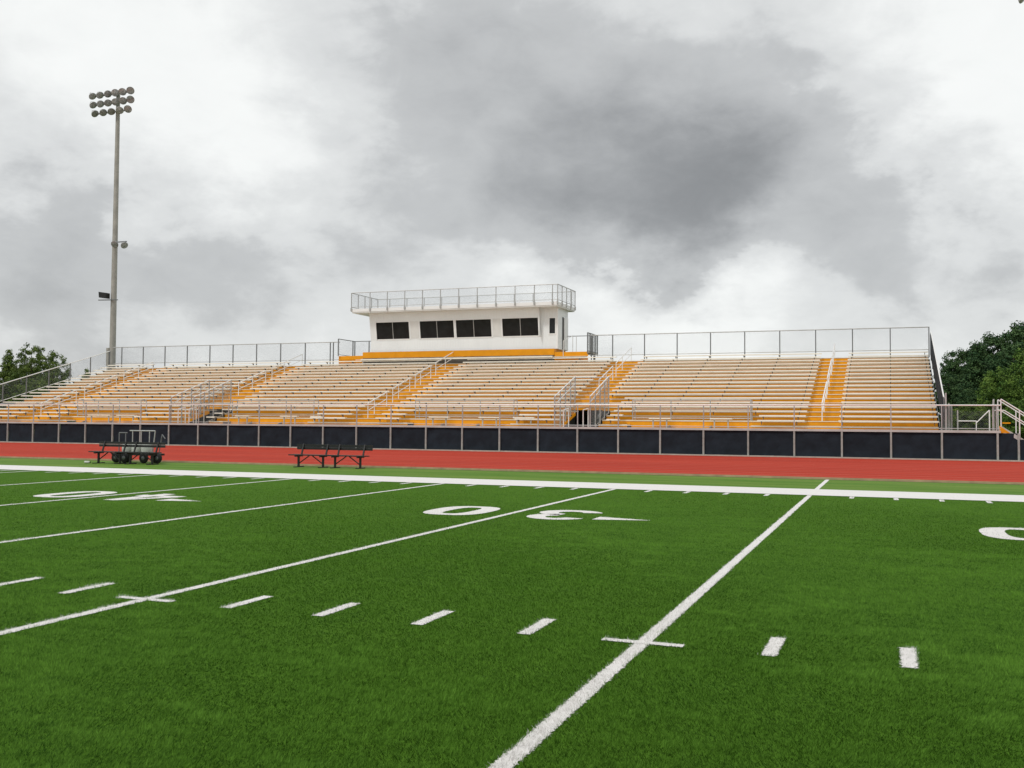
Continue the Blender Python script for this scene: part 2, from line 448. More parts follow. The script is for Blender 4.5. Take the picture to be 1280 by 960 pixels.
def riser(x0, x1, r, sec):
    zb = (zn(r-1) if r else DECK) + .001
    MB().box(x0, x1, yn(r) + .03, yn(r) + .05, zb, zn(r) - .071).build('riser', M['orange'], sec)
def cut(x0, x1, holes):
    """interval minus holes"""
    segs = [(x0, x1)]
    for a, b in holes:
        nx = []
        for s, e in segs:
            if b <= s or a >= e: nx.append((s, e)); continue
            if a > s: nx.append((s, a))
            if b < e: nx.append((b, e))
        segs = nx
    return [(s, e) for s, e in segs if e - s > .12]
SEC = [ # name label, x0(r), x1(r), seat x0(r), seat x1(r)
 ('tiered bleacher seats at the far left end beside the sloping end rail', lambda r: X_L, lambda r: -52.0, None, None),
 ('tiered bleacher seats in the block left of the left stairwell', lambda r: -50.42, lambda r: -39.6 if r >= 4 else -38.65, None, None),
 ('tiered bleacher seats between the left stairwell and the middle aisle', lambda r: -38.1 if r >= 4 else -36.9, lambda r: -27.3, lambda r: -36.85 if r <= 7 else -38.1, None),
 ('tiered bleacher seats between the middle aisle and the right stairwell', lambda r: -25.35, lambda r: -14.87 if r >= 4 else -14.45, None, None),
 ('tiered bleacher seats right of the right stairwell up to the rightmost aisle', lambda r: -13.07 if r >= 4 else -12.45, lambda r: -2.13, lambda r: -11.95 if r <= 5 else -13.07, None),
 ('tiered bleacher seats at the far right end beside the dark mesh rail', lambda r: -.58, lambda r: 3.8, None, None)]
for si, (lab, fx0, fx1, sx0, sx1) in enumerate(SEC):
    sec = tag(empty('bleacher_section'), lab, 'bleachers', 'bleacher seat blocks')
    sec.location = (0, 0, 0)
    for r in range(NR):
        hb = BOX if r < 1 else []
        hs = BOX if r < 2 else []
        ht = []
        x0, x1 = fx0(r), fx1(r)
        for a, b in cut(x0, x1, hb + ht): tread(a, b, r, sec); riser(a, b, r, sec) if not (r == 1) else None
        if r == 1:
            for a, b in cut(x0, x1, BOX): riser(a, b, r, sec)
        a0 = sx0(r) if sx0 else x0; a1 = sx1(r) if sx1 else x1
        for a, b in cut(a0, a1, hs + ht):
            seat(a + (.0 if a == a0 else .35), b - (.0 if b == a1 else .35), r, sec)

# aisles with treads, risers and a middle handrail
def rail_seg(parent, X, r0, r1, bend=False, h=.86):
    mb = MB()
    a = Vector((X, yn(r0) + .25, zn(r0) + h)); b = Vector((X, yn(r1) + .25, zn(r1) + h))
    mb.tube(a, b, .030); mb.tube(a - Vector((0,0,.42)), b - Vector((0,0,.42)), .022)
    for rr in sorted({r0, (r0 + r1)//2, r1}):
        p = Vector((X, yn(rr) + .25, zn(rr))); mb.tube(p, p + Vector((0, 0, h)), .022)
    return mb.build('handrail', M['rail'], parent)
AIS = [(-52.0, -50.42, 0, NR, 'stepped aisle near the far left end of the bleachers', -51.2, [(1, 5), (6, 10), (11, 15)], None),
       (-39.6, -38.1, 4, NR, 'stepped aisle climbing above the left stairwell', -38.85, [(7, 11), (12, 17)], None),
       (-27.3, -25.35, 0, NR, 'stepped aisle in the middle climbing to the white press box', -26.55, [(1, 4), (5, 8), (9, 12), (13, 17)], None),
       (-14.87, -13.07, 4, NR, 'stepped aisle climbing above the right stairwell', -14.0, [(7, 11), (12, 17)], None),
       (-2.13, -.58, 0, NR, 'wide open stepped aisle with middle handrail near the right end', -1.4, [(1, 6), (7, 12), (13, 17)], None)]
for x0, x1, r0, r1, lab, hx, segs, _ in AIS:
    a = tag(empty('aisle_stairs'), lab, 'stairs', 'aisles through the bleachers')
    for r in range(r0, r1):
        MB().box(x0+.003, x1-.003, yn(r), yn(r)+RUN-.012, zn(r)-.042, zn(r)).build('step', M['tread'], a)
        zb = (zn(r-1) if r else DECK) + .001
        if r0 == 4 and r == 4: zb = zn(4) - .2
        MB().box(x0+.003, x1-.003, yn(r)+.03, yn(r)+.05, zb, zn(r)-.043).build('riser', M['orange'], a)
    for s0, s1 in segs: rail_seg(a, hx, s0, min(s1, r1-1))

# wheelchair bays: front panel, rail, companion benches
names = ['at the far left of the stand', 'right of the left stairwell', 'left of the right stairwell', 'near the right end of the stand']
for i, (x0, x1) in enumerate(BOX):
    w = tag(empty('wheelchair_bay'), 'orange backed wheelchair bay with grey rail, ' + names[i], 'wheelchair bay', 'wheelchair bays along the walkway')
    MB().box(x0+.004, x1-.004, yn(1)+.03, yn(1)+.05, DECK+.001, zn(1)-.071).build('back_panel', M['orange'], w)
    MB().box(x0+.004, x1-.004, 26.34, yn(1)+.028, DECK-.04, DECK).build('floor', M['tread'], w)
    fr = MB(); y = yn(1) + .06
    n = max(2, round((x1-x0)/2.05))
    for k in range(n+1):
        xx = x0 + .1 + (x1-x0-.2)*k/n
        fr.tube((xx, y, zn(1)), (xx, y, zn(1)+1.02), .026)
    for xx in (x0+.1, x1-.1):
        fr.tube((xx, y+.5, zn(1)), (xx, y+.5, zn(1)+1.02), .024); fr.tube((xx, y, zn(1)+1.02), (xx, y+.5, zn(1)+1.02), .022); fr.tube((xx, y, zn(1)+.5), (xx, y+.5, zn(1)+.5), .018)
    for hz, rr in ((1.02, .026), (.56, .02), (.10, .02)):
        fr.tube((x0+.1, y, zn(1)+hz), (x1-.1, y, zn(1)+hz), rr)
    fr.build('guard_rail', M['steel'], w)
BEN = [(-46.5,-44.7,'in the far left wheelchair bay, on its left'),(-44.2,-42.75,'in the far left wheelchair bay, on its right'),
       (-35.2,-34.2,'in the bay right of the left stairwell, at its left'),(-32.0,-30.85,'in the bay right of the left stairwell, in its middle'),(-29.93,-29.2,'at the right end of the bay beside the left stairwell'),
       (-22.3,-21.1,'in the bay left of the right stairwell, at its left'),(-19.3,-18.1,'in the bay left of the right stairwell, at its right'),(-17.3,-16.1,'just right of the bay beside the right stairwell'),
       (-9.85,-8.75,'in the rightmost wheelchair bay, on its left'),(-6.73,-5.65,'in the rightmost wheelchair bay, on its right')]
for x0, x1, lab in BEN:
    b = tag(empty('companion_bench', (x0, 26.6, DECK)), 'short white bench ' + lab, 'bench', 'short benches in the wheelchair bays')
    MB().box(0, x1-x0, 0, .25, .47, .53).build('seat', M['seat'], b)
    for xx in (.2, x1-x0-.2): MB().box(xx-.03, xx+.03, .1, .16, .001, .469).build('leg', M['steel'], b)

# ------------------------------------------------------------------ walkway, windscreen fence, front guard rail
VOM = [(-38.6, -36.95), (-14.4, -12.5)]
wk = tag(empty('front_walkway'), 'raised aluminium walkway along the foot of the bleachers', 'walkway')
MB().box(X_L-.05, 6.25, 24.955, 26.335, DECK-.04, DECK).build('deck', M['tread'], wk)
MB().box(X_L-.05, 6.25, 24.84, 24.95, 1.275, 1.385).build('edge_beam', M['ledge'], wk)
for a, b in VOM: MB().box(a+.01, b-.01, 26.36, 29.4, DECK-.04, DECK-.002).build('deck', M['tread'], wk)
wf = tag(empty('windscreen_fence'), 'low fence of black windscreen panels between pale posts along the track', 'fence')
px = grid[:] 
for x in px + [6.12, 6.95, 8.6]:
    MB().box(x-.042, x+.042, 24.845, 24.925, .08, 1.272).build('post', M['post'], wf)
edges = sorted(px + [6.12, 6.95, 8.6])
for a, b in zip(edges[:-1], edges[1:]):
    n = 8; mb = MB()
    vs = []; top = 1.268 if a < 6 else (1.268 if a < 6.2 else 1.0)
    for j in range(5):
        for k in range(n+1):
            u = k/n; zz = .10 + (top-.10)*j/4
            yy = 24.93 + .022*math.sin(u*7+a*1.7)*math.sin(j*1.3+a) + random.uniform(-.006, .006)
            vs.append((a+.044+(b-a-.088)*u, yy, zz))
    fs = [(j*(n+1)+k, j*(n+1)+k+1, (j+1)*(n+1)+k+1, (j+1)*(n+1)+k) for j in range(4) for k in range(n)]
    mb.add(vs, fs); mb.build('windscreen_panel', M['screen'], wf)
gr = tag(empty('front_guard_rail'), 'long grey guard rail standing along the front edge of the walkway', 'guard rail')
for x in px + [6.08]:
    MB().box(x-.024, x+.024, 24.875, 24.925, 1.386, 2.47).build('post', M['steel'], gr)
MB().tube((X_L-1, 24.9, 2.495), (6.25, 24.9, 2.495), .03).build('top_rail', M['rail'], gr)
MB().tube((X_L-1, 24.9, 1.46), (6.25, 24.9, 1.46), .016).build('bottom_rail', M['steel'], gr)

# ------------------------------------------------------------------ stairwells through the front rows
for i, (a, b) in enumerate(VOM):
    v = tag(empty('stairwell_entry'), 'dark stairwell opening with mesh side rails, %s' % ('in the left half of the bleachers' if i == 0 else 'in the right half of the bleachers'), 'stairwell', 'stairwells through the bleachers')
    yb = 28.55
    for x, s in ((a, 1), (b, -1)):
        fr = MB(); zt0, zt1 = 2.93, 4.10
        for t in (0, .27, .52, .77, 1):
            yy = 25.0 + (yb-25.0)*t; zt = zt0 + (zt1-zt0)*t; zb_ = DECK + max(0, (yy-26.2))*.316
            fr.bar((x, yy, zb_), (x, yy, zt), .05, .05)
        fr.build('rail_post', M['steel'], v)
        MB().tube((x, 25.0, zt0), (x, yb, zt1), .028).tube((x+s*.07, 25.1, zt0-.34), (x+s*.07, yb-.2, zt1-.36), .026).build('handrail', M['rail'], v)
        MB().chain((x, 25.0, DECK+.05), (x, 26.3, DECK+.05), 1.6, .09, .0026).chain((x, 26.3, DECK+.15), (x, yb, DECK+.87), 1.85, .09, .0026).build('chain_link', M['wire'], v)
        sb = MB()
        st = [(25.9, DECK-.3), (yb, DECK-.3), (yb, zn(2))]
        for r in (2, 1, 0): st += [(yn(r), zn(r)), (yn(r), zn(r-1) if r else DECK)]
        sb.prism(st, 'x', x-.018, x+.018); sb.build('side_panel', M['black'], v)
        so = MB(); so.bar((x+s*.03, 26.1, DECK+.02), (x+s*.03, yb, zn(2)+.06), .02, .16); so.build('stringer', M['orange'] if x == a else M['steel'], v)
    # rear rail over the opening
    fr = MB()
    for zz in (2.62, 4.06): MB().tube((a, yb, zz), (b, yb, zz), .026).build('rear_rail', M['steel'], v)
    MB().chain((a, yb, 2.64), (b, yb, 2.64), 1.4, .1, .0020).build('rear_mesh', M['wire'], v)
    # rails at the mouth of the stairs
    for k, xx in enumerate((a+.45, b-.40)):
        MB().tube((xx, 25.1, DECK), (xx, 25.1, DECK+.9), .026).tube((xx, 25.1, DECK+.9), (xx+.12, 25.6, DECK+.98), .026).tube((xx+.12, 25.6, DECK+.98), (xx+.12, 25.6, DECK), .026).build('entry_rail', M['rail'], v)
    # stairs going down beneath the rows
    st = MB()
    for k in range(7): st.box(a+.05, b-.05, 29.42+.3*k, 29.42+.3*k+.3, DECK-.04-.18*(k+1)-.04, DECK-.04-.18*(k+1))
    st.build('descending_steps', M['dark_steel'], v)

# ------------------------------------------------------------------ steel beneath the stand
fr_o = tag(empty('support_frame'), 'grey steel frames holding up the bleachers, with an added unseen sheet darkening the space beneath', 'steel frame')
for x in grid:
    mb = MB()
    skip = any(a - .2 < x < b + .2 for a, b in VOM)
    mb.bar((x, 28.7 if skip else 26.4, zn(3)-.35 if skip else zn(0)-.34), (x, 39.9, zn(17)-.2), .08, .16)
    for yy in (30.0, 33.2, 36.4, 39.7):
        mb.box(x-.05, x+.05, yy-.05, yy+.05, 0, zn(0) + (yy-26.35)/RUN*RISE - .36)
    mb.build('raker_frame', M['dark_steel'], fr_o)
MB().box(X_L, X_R, 40.0, 40.03, .02, 5.3).build('added_rear_blocker', M['screen'], fr_o)  # unseen sheet added behind to keep light out from under the rows

# ------------------------------------------------------------------ rear and end guard rails
def guard(name, label, pts, h, group, posts, zb=.14, mat='dark_steel', railmat='steel', pitch=.1, wr=.0022):
    """rail along p0->p1 (base line), posts at parameters"""
    o = tag(empty(name), label, 'guard rail', group)
    p0, p1 = Vector(pts[0]), Vector(pts[1]); d = p1 - p0
    for t in posts:
        p = p0 + d*t; MB().bar(p + Vector((0,0,-.32)), p + Vector((0,0,h)), .06, .06).build('post', M[mat], o)
    MB().tube(p0 + Vector((0,0,h)), p1 + Vector((0,0,h)), .032).build('top_rail', M[railmat], o)
    MB().tube(p0 + Vector((0,0,zb)), p1 + Vector((0,0,zb)), .024).build('bottom_rail', M[railmat], o)
    MB().chain(p0 + Vector((0,0,zb)), p1 + Vector((0,0,zb)), h-zb, pitch, wr).build('chain_link', M['wire'], o)
    return o
YB = 39.6; ZB = 5.88
gl = [x for x in grid if -56.6 < x < -36.2] + [-36.25]
guard('rear_guard_rail', 'chain link guard rail along the top of the bleachers left of the press box', ((-56.5, YB, ZB), (-35.7, YB, ZB)), 1.43, 'rear guard rails', [(x+56.5)/20.8 for x in gl if x > -56.5])
gl = [x for x in grid if -15.5 < x < 3.9] + [-16.7]
guard('rear_guard_rail', 'chain link guard rail along the top of the bleachers right of the press box', ((-16.8, YB, ZB), (3.9, YB, ZB)), 1.47, 'rear guard rails', [min(1, (x+16.8)/20.7) for x in gl])
zl = lambda y: 1.79 + (y-26.05)*.3156
guard('end_guard_rail', 'sloping chain link rail down the far left end of the bleachers', ((-56.75, 25.2, zl(25.2)-.02), (-56.75, 39.5, zl(39.5)-.35)), 1.33, 'end guard rails', [i/7 for i in range(8)], railmat='rail')
er = guard('end_guard_rail', 'sloping dark mesh rail down the right end of the bleachers', ((3.98, 25.2, zl(25.2)-.02), (3.98, 39.5, zl(39.5)-.35)), 1.36, 'end guard rails', [i/7 for i in range(8)], railmat='rail', pitch=.07, wr=.0032)

q = MB(); q.prism([(25.25, zl(25.25)+.05), (39.45, zl(39.45)-.28), (39.45, zl(39.45)+.96), (25.25, zl(25.25)+1.26)], 'x', 3.925, 3.931)
q.build('mesh_screen', M['screen'], er)
q = MB(); st = [(26.3, .3), (39.9, .3), (39.9, zn(17))]
for r in range(17, -1, -1): st += [(yn(r), zn(r)), (yn(r), zn(r-1) if r else DECK)]
q.prism(st, 'x', 3.83, 3.85); q.build('side_panel', M['screen'], fr_o)  # black sheet put in for the shadowed gap at the row ends
# ------------------------------------------------------------------ press box
pb = tag(empty('press_box', (-26.1, 40.7, 6.5)), 'white press box with slanted dark windows and railed roof above the bleachers', 'press box')
def pbuild(mb, name, mat, parent=None):
    par = parent or pb
    o = mb.build(name, mat, par); o.matrix_parent_inverse = Matrix.Translation((26.1, -40.7, -6.5)) if par is pb else Matrix.Identity(4)
    return o
BX0, BX1, BY0, BY1 = -33.1, -19.02, 39.5, 41.75
# body: lower wall, back block, plain right bay
body = MB()
body.box(BX0, BX1, BY0, BY1, 6.5, 7.33)
body.box(BX0, BX1, BY0+.75, BY1, 7.331, 9.26)
body.box(-20.2, BX1, BY0, BY0+.748, 7.331, 9.26)
pbuild(body, 'wall', M['siding'])
LEAN = .33
def ywin(z): return BY0 - LEAN*(z-7.33)/1.93
# slanting front with window openings: strips of wall round the openings
W = [(-32.60, -30.0), (-29.14, -26.55), (-26.37, -23.75), (-22.93, -20.35)]
zw0, zw1 = 7.42, 8.60
fr = MB()
def slab(x0, x1, z0, z1, t=.06, off=0):
    ya, yb = ywin(z0)+off, ywin(z1)+off
    fr_mb.add([(x0,ya,z0),(x1,ya,z0),(x1,yb,z1),(x0,yb,z1),(x0,ya+t,z0),(x1,ya+t,z0),(x1,yb+t,z1),(x0,yb+t,z1)],
              [(0,1,2,3),(5,4,7,6),(0,4,5,1),(1,5,6,2),(2,6,7,3),(3,7,4,0)])
fr_mb = fr
slab(BX0, -20.2, 7.33, zw0); slab(BX0, -20.2, zw1, 9.26)
xs = [BX0] + [v for w in W for v in w] + [-20.2]
for a, b in zip(xs[0::2], xs[1::2]): slab(a, b, zw0, zw1)
# cheeks
for x in (BX0, -20.2):
    fr.prism([(BY0+.74, 7.331), (BY0+.062, 7.331), (ywin(9.26)+.062, 9.26), (BY0+.74, 9.26)], 'x', x-.02 if x < -30 else x-.045, x+.025 if x < -30 else x-.002)
pbuild(fr, 'slanted_wall', M['siding'])
for (a, b) in W:
    f = MB(); fr_mb = f
    for x0, x1, z0, z1 in ((a-.07, b+.07, zw0-.07, zw0), (a-.07, b+.07, zw1, zw1+.05), (a-.07, a, zw0, zw1), (b, b+.07, zw0, zw1)):
        slab(x0, x1, z0+.001, z1-.001, .05, -.022)
    win = pbuild(f, 'window_frame', M['trim'])
    f = MB(); fr_mb = f; slab((a+b)/2-.02, (a+b)/2+.02, zw0+.002, zw1-.002, .05, .008); f.build('mullion', M['steel'], win)
    f = MB(); fr_mb = f
    slab(a+.002, (a+b)/2-.021, zw0+.002, zw1-.002, .02, .035); slab((a+b)/2+.021, b-.002, zw0+.002, zw1-.002, .02, .035)
    o = f.build('pane', M['glass'], win)
for a, b in ((-29.88, -29.27), (-23.62, -23.06)):
    f = MB(); fr_mb = f; slab(a, b, 7.44, 8.62, .01, -.013); pbuild(f, 'infill_panel', M['deckwhite'])
# small upright window right of the slanted bay
f = MB()
for x0, x1, z0, z1 in ((-19.66,-19.12,7.46,7.53),(-19.66,-19.12,8.56,8.63),(-19.66,-19.59,7.531,8.559),(-19.19,-19.12,7.531,8.559)): f.box(x0, x1, BY0-.03, BY0-.002, z0, z1)
win = pbuild(f, 'window_frame', M['trim'])
MB().box(-19.588, -19.192, BY0-.014, BY0-.003, 7.532, 8.558).build('pane', M['glass'], win)
# corner trims and door in the right end wall
t = MB(); t.box(-20.245, -20.2, BY0-.36, BY0-.002, 7.34, 9.25); t.box(BX1-.09, BX1+.02, BY0-.02, BY0-.002, 6.52, 9.25); pbuild(t, 'corner_trim', M['trim'])
dr = pbuild(MB().box(BX1+.003, BX1+.02, 40.50, 40.78, 6.52, 8.72), 'open_doorway', M['black'])
dd = pbuild(MB().box(BX1+.022, BX1+.065, 40.80, 41.62, 6.52, 8.70), 'door', M['trim'])
MB().tube((BX1+.065, 41.5, 7.5), (BX1+.12, 41.5, 7.5), .025).build('handle', M['steel'], dd)
# roof deck, fascia and railing
rf = MB(); rf.box(-34.15, -18.78, 38.62, 42.5, 9.262, 9.50); roof = pbuild(rf, 'roof', M['deckwhite'])
fa = MB(); fa.box(-34.17, -18.76, 38.59, 38.615, 9.34, 9.56); fa.box(-18.775, -18.75, 38.616, 42.5, 9.34, 9.56); fa.box(-34.18, -34.155, 38.616, 42.5, 9.34, 9.56); fa.build('fascia', M['trim'], roof)
rr = MB(); pts = []
RX0, RX1, RY0, RY1 = -34.2, -18.73, 38.56, 42.5
pp = [(RX0, RY0)] + [(RX0+1.5+1.372*k, RY0) for k in range(10)] + [(RX1-.35, RY0), (RX1, RY0)]
pp += [(RX1, RY0+.98*k) for k in range(1, 5)] + [(RX0, RY0+.98*k) for k in range(1, 5)] + [(RX0+1.0+1.42*k, RY1) for k in range(11)]
postmb = MB(); brk = MB()
for (x, y) in pp:
    pbuild(MB().box(x-.024, x+.024, y-.024, y+.024, 9.36, 10.70), 'railing_post', M['steel'])
    brk.box(x-.05, x+.05, y-.045, y+.045, 9.40, 9.62)
pbuild(brk, 'post_shoe', M['steel'])
for zz, rad, nm in ((10.70, .028, 'top_rail'), (9.68, .02, 'bottom_rail')):
    q = MB().tube((RX0,RY0,zz),(RX1,RY0,zz),rad).tube((RX1,RY0,zz),(RX1,RY1,zz),rad).tube((RX1,RY1,zz),(RX0,RY1,zz),rad).tube((RX0,RY1,zz),(RX0,RY0,zz),rad)
    pbuild(q, nm, M['steel'])
q = MB(); cs = [(RX0,RY0),(RX1,RY0),(RX1,RY1),(RX0,RY1),(RX0,RY0)]
for (a, b), (c, e) in zip(cs[:-1], cs[1:]): q.chain((a,b,9.68), (c,e,9.68), 1.02, .11, .0022)
pbuild(q, 'chain_link', M['wire'])
# orange base and its supports
pbuild(MB().box(-33.65, -19.18, 39.30, 39.33, 6.07, 6.50).box(-19.21, -19.18, 39.331, 41.75, 6.07, 6.498), 'base_panel', M['orange'])
pbuild(MB().box(-33.6, -19.2, 39.34, 41.75, 6.40, 6.496), 'floor', M['dark_steel'])
pbuild(MB().box(-33.64, -19.22, 39.345, 39.365, zn(17)+.001, 6.068), 'shaded_skirt', M['bracket'])  # dark tone paints the bench's shade on the orange front
for x in (-33, -29.5, -26.1, -22.7, -19.5):
    for y in (40.3, 41.6): pbuild(MB().box(x-.1, x+.1, y-.1, y+.1, 0, 6.39), 'column', M['dark_steel'])
# bench in front of the press box
pbn = tag(empty('bench', (-26.4, 38.93, 5.42)), 'long aluminium bench on the top row in front of the press box base', 'bench')
MB().box(-7.2, 7.2, 0, .26, .47, .575).build('seat', M['seat'], pbn)
lg = MB()
for k in range(8): MB().box(-6.8+1.943*k, -6.72+1.943*k, .26, .32, .19, .469).build('leg', M['bracket'], pbn)
# platforms either side
pf = tag(empty('access_platform'), 'orange edged platform with railing at the left end of the press box', 'platform', 'platforms beside the press box')
MB().box(-35.6, -33.66, 39.36, 41.6, 6.20, 6.26).build('deck', M['tread'], pf)
MB().box(-35.6, -33.66, 39.312, 39.332, 5.615, 5.95).build('riser', M['orange'], pf); MB().box(-35.6, -33.66, 39.334, 39.356, 5.98, 6.26).build('riser', M['orange'], pf)
MB().box(-35.625, -35.605, 39.32, 41.6, 5.615, 6.26).build('side_panel', M['orange'], pf)
for (x, y) in ((-35.6, 39.2), (-35.6, 41.3), (-35.6, 41.58), (-34.4, 41.58)): MB().box(x-.03, x+.03, y-.03, y+.03, 6.26, 7.5).build('post', M['dark_steel'], pf)
MB().tube((-35.6,39.2,7.5),(-35.6,41.58,7.5),.028).tube((-35.6,41.58,7.5),(-33.1,41.58,7.5),.028).tube((-35.6,39.2,6.36),(-35.6,41.58,6.36),.02).build('rail', M['dark_steel'], pf)
MB().chain((-35.6,39.2,6.36),(-35.6,41.58,6.36),1.12,.1).chain((-35.6,41.58,6.36),(-33.2,41.58,6.36),1.12,.1).build('chain_link', M['wire'], pf)
for x in (-35.5, -34.0): MB().box(x-.06, x+.06, 41.3, 41.42, 0, 6.19).build('column', M['dark_steel'], pf)
pf = tag(empty('access_platform'), 'orange stepped platform with dark mesh gate at the right end of the press box', 'platform', 'platforms beside the press box')
MB().box(-19.17, -16.85, 39.36, 41.6, 6.20, 6.26).build('deck', M['tread'], pf)
MB().box(-19.17, -16.85, 39.312, 39.332, 5.615, 5.91).build('riser', M['orange'], pf); MB().box(-19.17, -16.85, 39.334, 39.356, 5.96, 6.26).build('riser', M['orange'], pf)
MB().box(-19.1, -16.9, 39.0, 39.30, 5.915, 5.955).build('step', M['tread'], pf)
for y in (39.2, 39.8, 40.4, 41.0, 41.58): MB().box(-16.88, -16.82, y-.03, y+.03, 6.1, 7.5).build('post', M['dark_steel'], pf)
MB().tube((-16.85,39.2,7.5),(-16.85,41.58,7.5),.03).tube((-16.85,39.2,6.3),(-16.85,41.58,6.3),.03).tube((-19.0,41.58,7.5),(-16.85,41.58,7.5),.025).build('rail', M['dark_steel'], pf)
MB().chain((-16.85,39.2,6.3),(-16.85,41.58,6.3),1.18,.07,.004).build('chain_link', M['wire'], pf)
MB().tube((-18.55,39.3,5.98),(-18.55,39.3,7.0),.022).tube((-18.55,39.3,7.0),(-18.3,40.6,7.45),.022).tube((-18.3,40.6,7.45),(-18.3,40.6,6.26),.022).tube((-18.05,40.6,7.45),(-18.05,40.6,6.26),.022).build('handrail', M['rail'], pf)
for x in (-18.6, -17.0): MB().box(x-.06, x+.06, 41.3, 41.42, 0, 6.19).build('column', M['dark_steel'], pf)

# ------------------------------------------------------------------ right access stairs
sr = tag(empty('access_stairs'), 'metal stairs with double handrails leading down from the right end of the walkway', 'stairs')
for y in (24.96, 26.3):
    MB().bar((6.27, y, 1.50), (8.45, y, .06), .04, .16).build('stringer', M['ledge'], sr)
    q = MB()
    q.tube((6.27, y, 2.77), (8.35, y, 1.35), .026).tube((6.4, y, 2.27), (8.35, y, .95), .024).tube((6.1, y, 2.29), (6.4, y, 2.27), .022)
    for x in (6.27, 7.0, 8.35): q.tube((x, y, max(.05, 1.45-(x-6.27)*.66)), (x, y, 2.77-(x-6.27)*.683), .026)
    q.build('handrail', M['rail'], sr)
q = MB()
for k in range(7): q.box(6.3+.3*k, 6.6+.3*k, 24.985, 26.275, 1.34-.18*(k+1)-.03, 1.34-.18*(k+1))
q.build('step', M['tread'], sr)
MB().prism([(6.2,1.28),(6.2,1.60),(6.62,1.28)], 'y', 24.90, 24.915).build('side_panel', M['orange'], sr)
MB().box(6.42, 6.75, 26.0, 26.02, 1.69, 1.75).build('rear_step', M['orange'], sr)
# end posts and gate rails of the platform bay
pg = tag(empty('platform_rail'), 'cluster of pale posts and low sloping rail on the platform right of the bleachers', 'guard rail')
for x, y, z1 in ((4.05,25.0,3.05),(4.2,25.6,2.6),(4.35,26.3,2.55),(4.62,26.6,2.3),(5.95,24.98,2.55),(6.0,25.4,2.6),(6.05,25.9,2.75),(6.1,26.3,2.8)):
    MB().box(x-.03, x+.03, y-.03, y+.03, DECK+.001, z1).build('post', M['steel'], pg)
MB().tube((4.62,26.6,1.8),(5.4,26.6,1.8),.024).tube((5.4,26.6,1.8),(5.4,26.6,1.3),.024).tube((5.4,26.6,1.72),(5.95,26.6,2.3),.026).tube((5.95,26.6,2.3),(5.95,26.6,1.3),.03).build('low_rail', M['rail'], pg)
MB().chain((4.35,26.62,1.3),(5.95,26.62,1.3),.95,.1,.0022).chain((4.05,25.0,1.38),(4.35,26.3,1.38),1.15,.08,.003).chain((5.95,24.98,1.38),(6.1,26.3,1.38),1.2,.08,.003).build('chain_link', M['wire'], pg)

# ------------------------------------------------------------------ floodlight poles
def flood(parent, c, aim, s=1.0):
    """a spun aluminium sports floodlight: reflector bowl, lens, ballast neck, yoke"""
    aim = Vector(aim).normalized(); c = Vector(c)
    o = MB().lathe([(0,-.34*s),(.10*s,-.33*s),(.12*s,-.20*s),(.20*s,-.14*s),(.32*s,.0),(.385*s,.14*s),(.395*s,.20*s),(.37*s,.20*s)], c, aim, 16).build('floodlight', M['lamp_shell'], parent, True)
    MB().lathe([(.368*s,.195*s),(.28*s,.215*s),(0,.225*s)], c, aim, 16).build('lens', M['lamp_glass'], o, True)
    MB().tube(c - aim*.2*s, Vector((c.x, -.2, c.z-.02)), .03, 6).build('yoke', M['dark_steel'], o)
    return o
def light_pole(base, label):
    p = tag(empty('light_pole', base), label, 'light pole', 'floodlight poles behind the stand')
    H = 30.4
    MB().tube((0,0,0), (0,0,17), .30, 16, .225).tube((0,0,17), (0,0,H), .225, 16, .165).build('pole', M['pole'], p, False)
    MB().box(-.42,-.16,-.3,-.02,6.2,7.75).box(-.36,-.2,-.28,-.05,5.2,6.19).build('ballast_box', M['pole'], p)
    for zz, nl, x0, x1 in ((30.15, 6, -2.55, 1.75), (29.35, 6, -2.45, 1.75), (28.55, 5, -2.2, 1.55)):
        a = MB().bar((x0-.1, -.2, zz-.05), (x1+.1, -.2, zz-.05), .09, .09).build('cross_arm', M['dark_steel'], p)
        for k in range(nl):
            x = x0 + (x1-x0)*k/(nl-1) + random.uniform(-.03, .03)
            t = k/(nl-1); aim = (1.1 - .6*t + random.uniform(-.1, .1), -.15 - .6*t + random.uniform(-.08, .08), -1.05 + .45*t + random.uniform(-.12, .12))
            flood(a, (x, -.45, zz), aim, .86)
    a = MB().bar((-.1,-.3,16.95), (1.55,-.3,16.95), .08, .08).build('cross_arm', M['dark_steel'], p)
    flood(a, (.50, -.5, 16.78), (.35,-1,-.75), .8); flood(a, (1.42, -.5, 16.66), (1,-.35,-.8), .8)
    a = MB().bar((-1.35,-.35,11.95), (.75,-.35,11.9), .1, .07).build('cross_arm', M['dark_steel'], p)
    MB().prism([(-.95,12.12),(-.2,12.02),(-.2,12.5),(-1.0,12.62)], 'y', -.75, -.25).build('loudspeaker', M['black'], a)
    return p
light_pole((-61.55, 45, 0), 'tall steel floodlight pole behind the left end of the bleachers')
light_pole((11.75, 45, -.35), 'floodlight pole mostly out of view at the upper right corner')

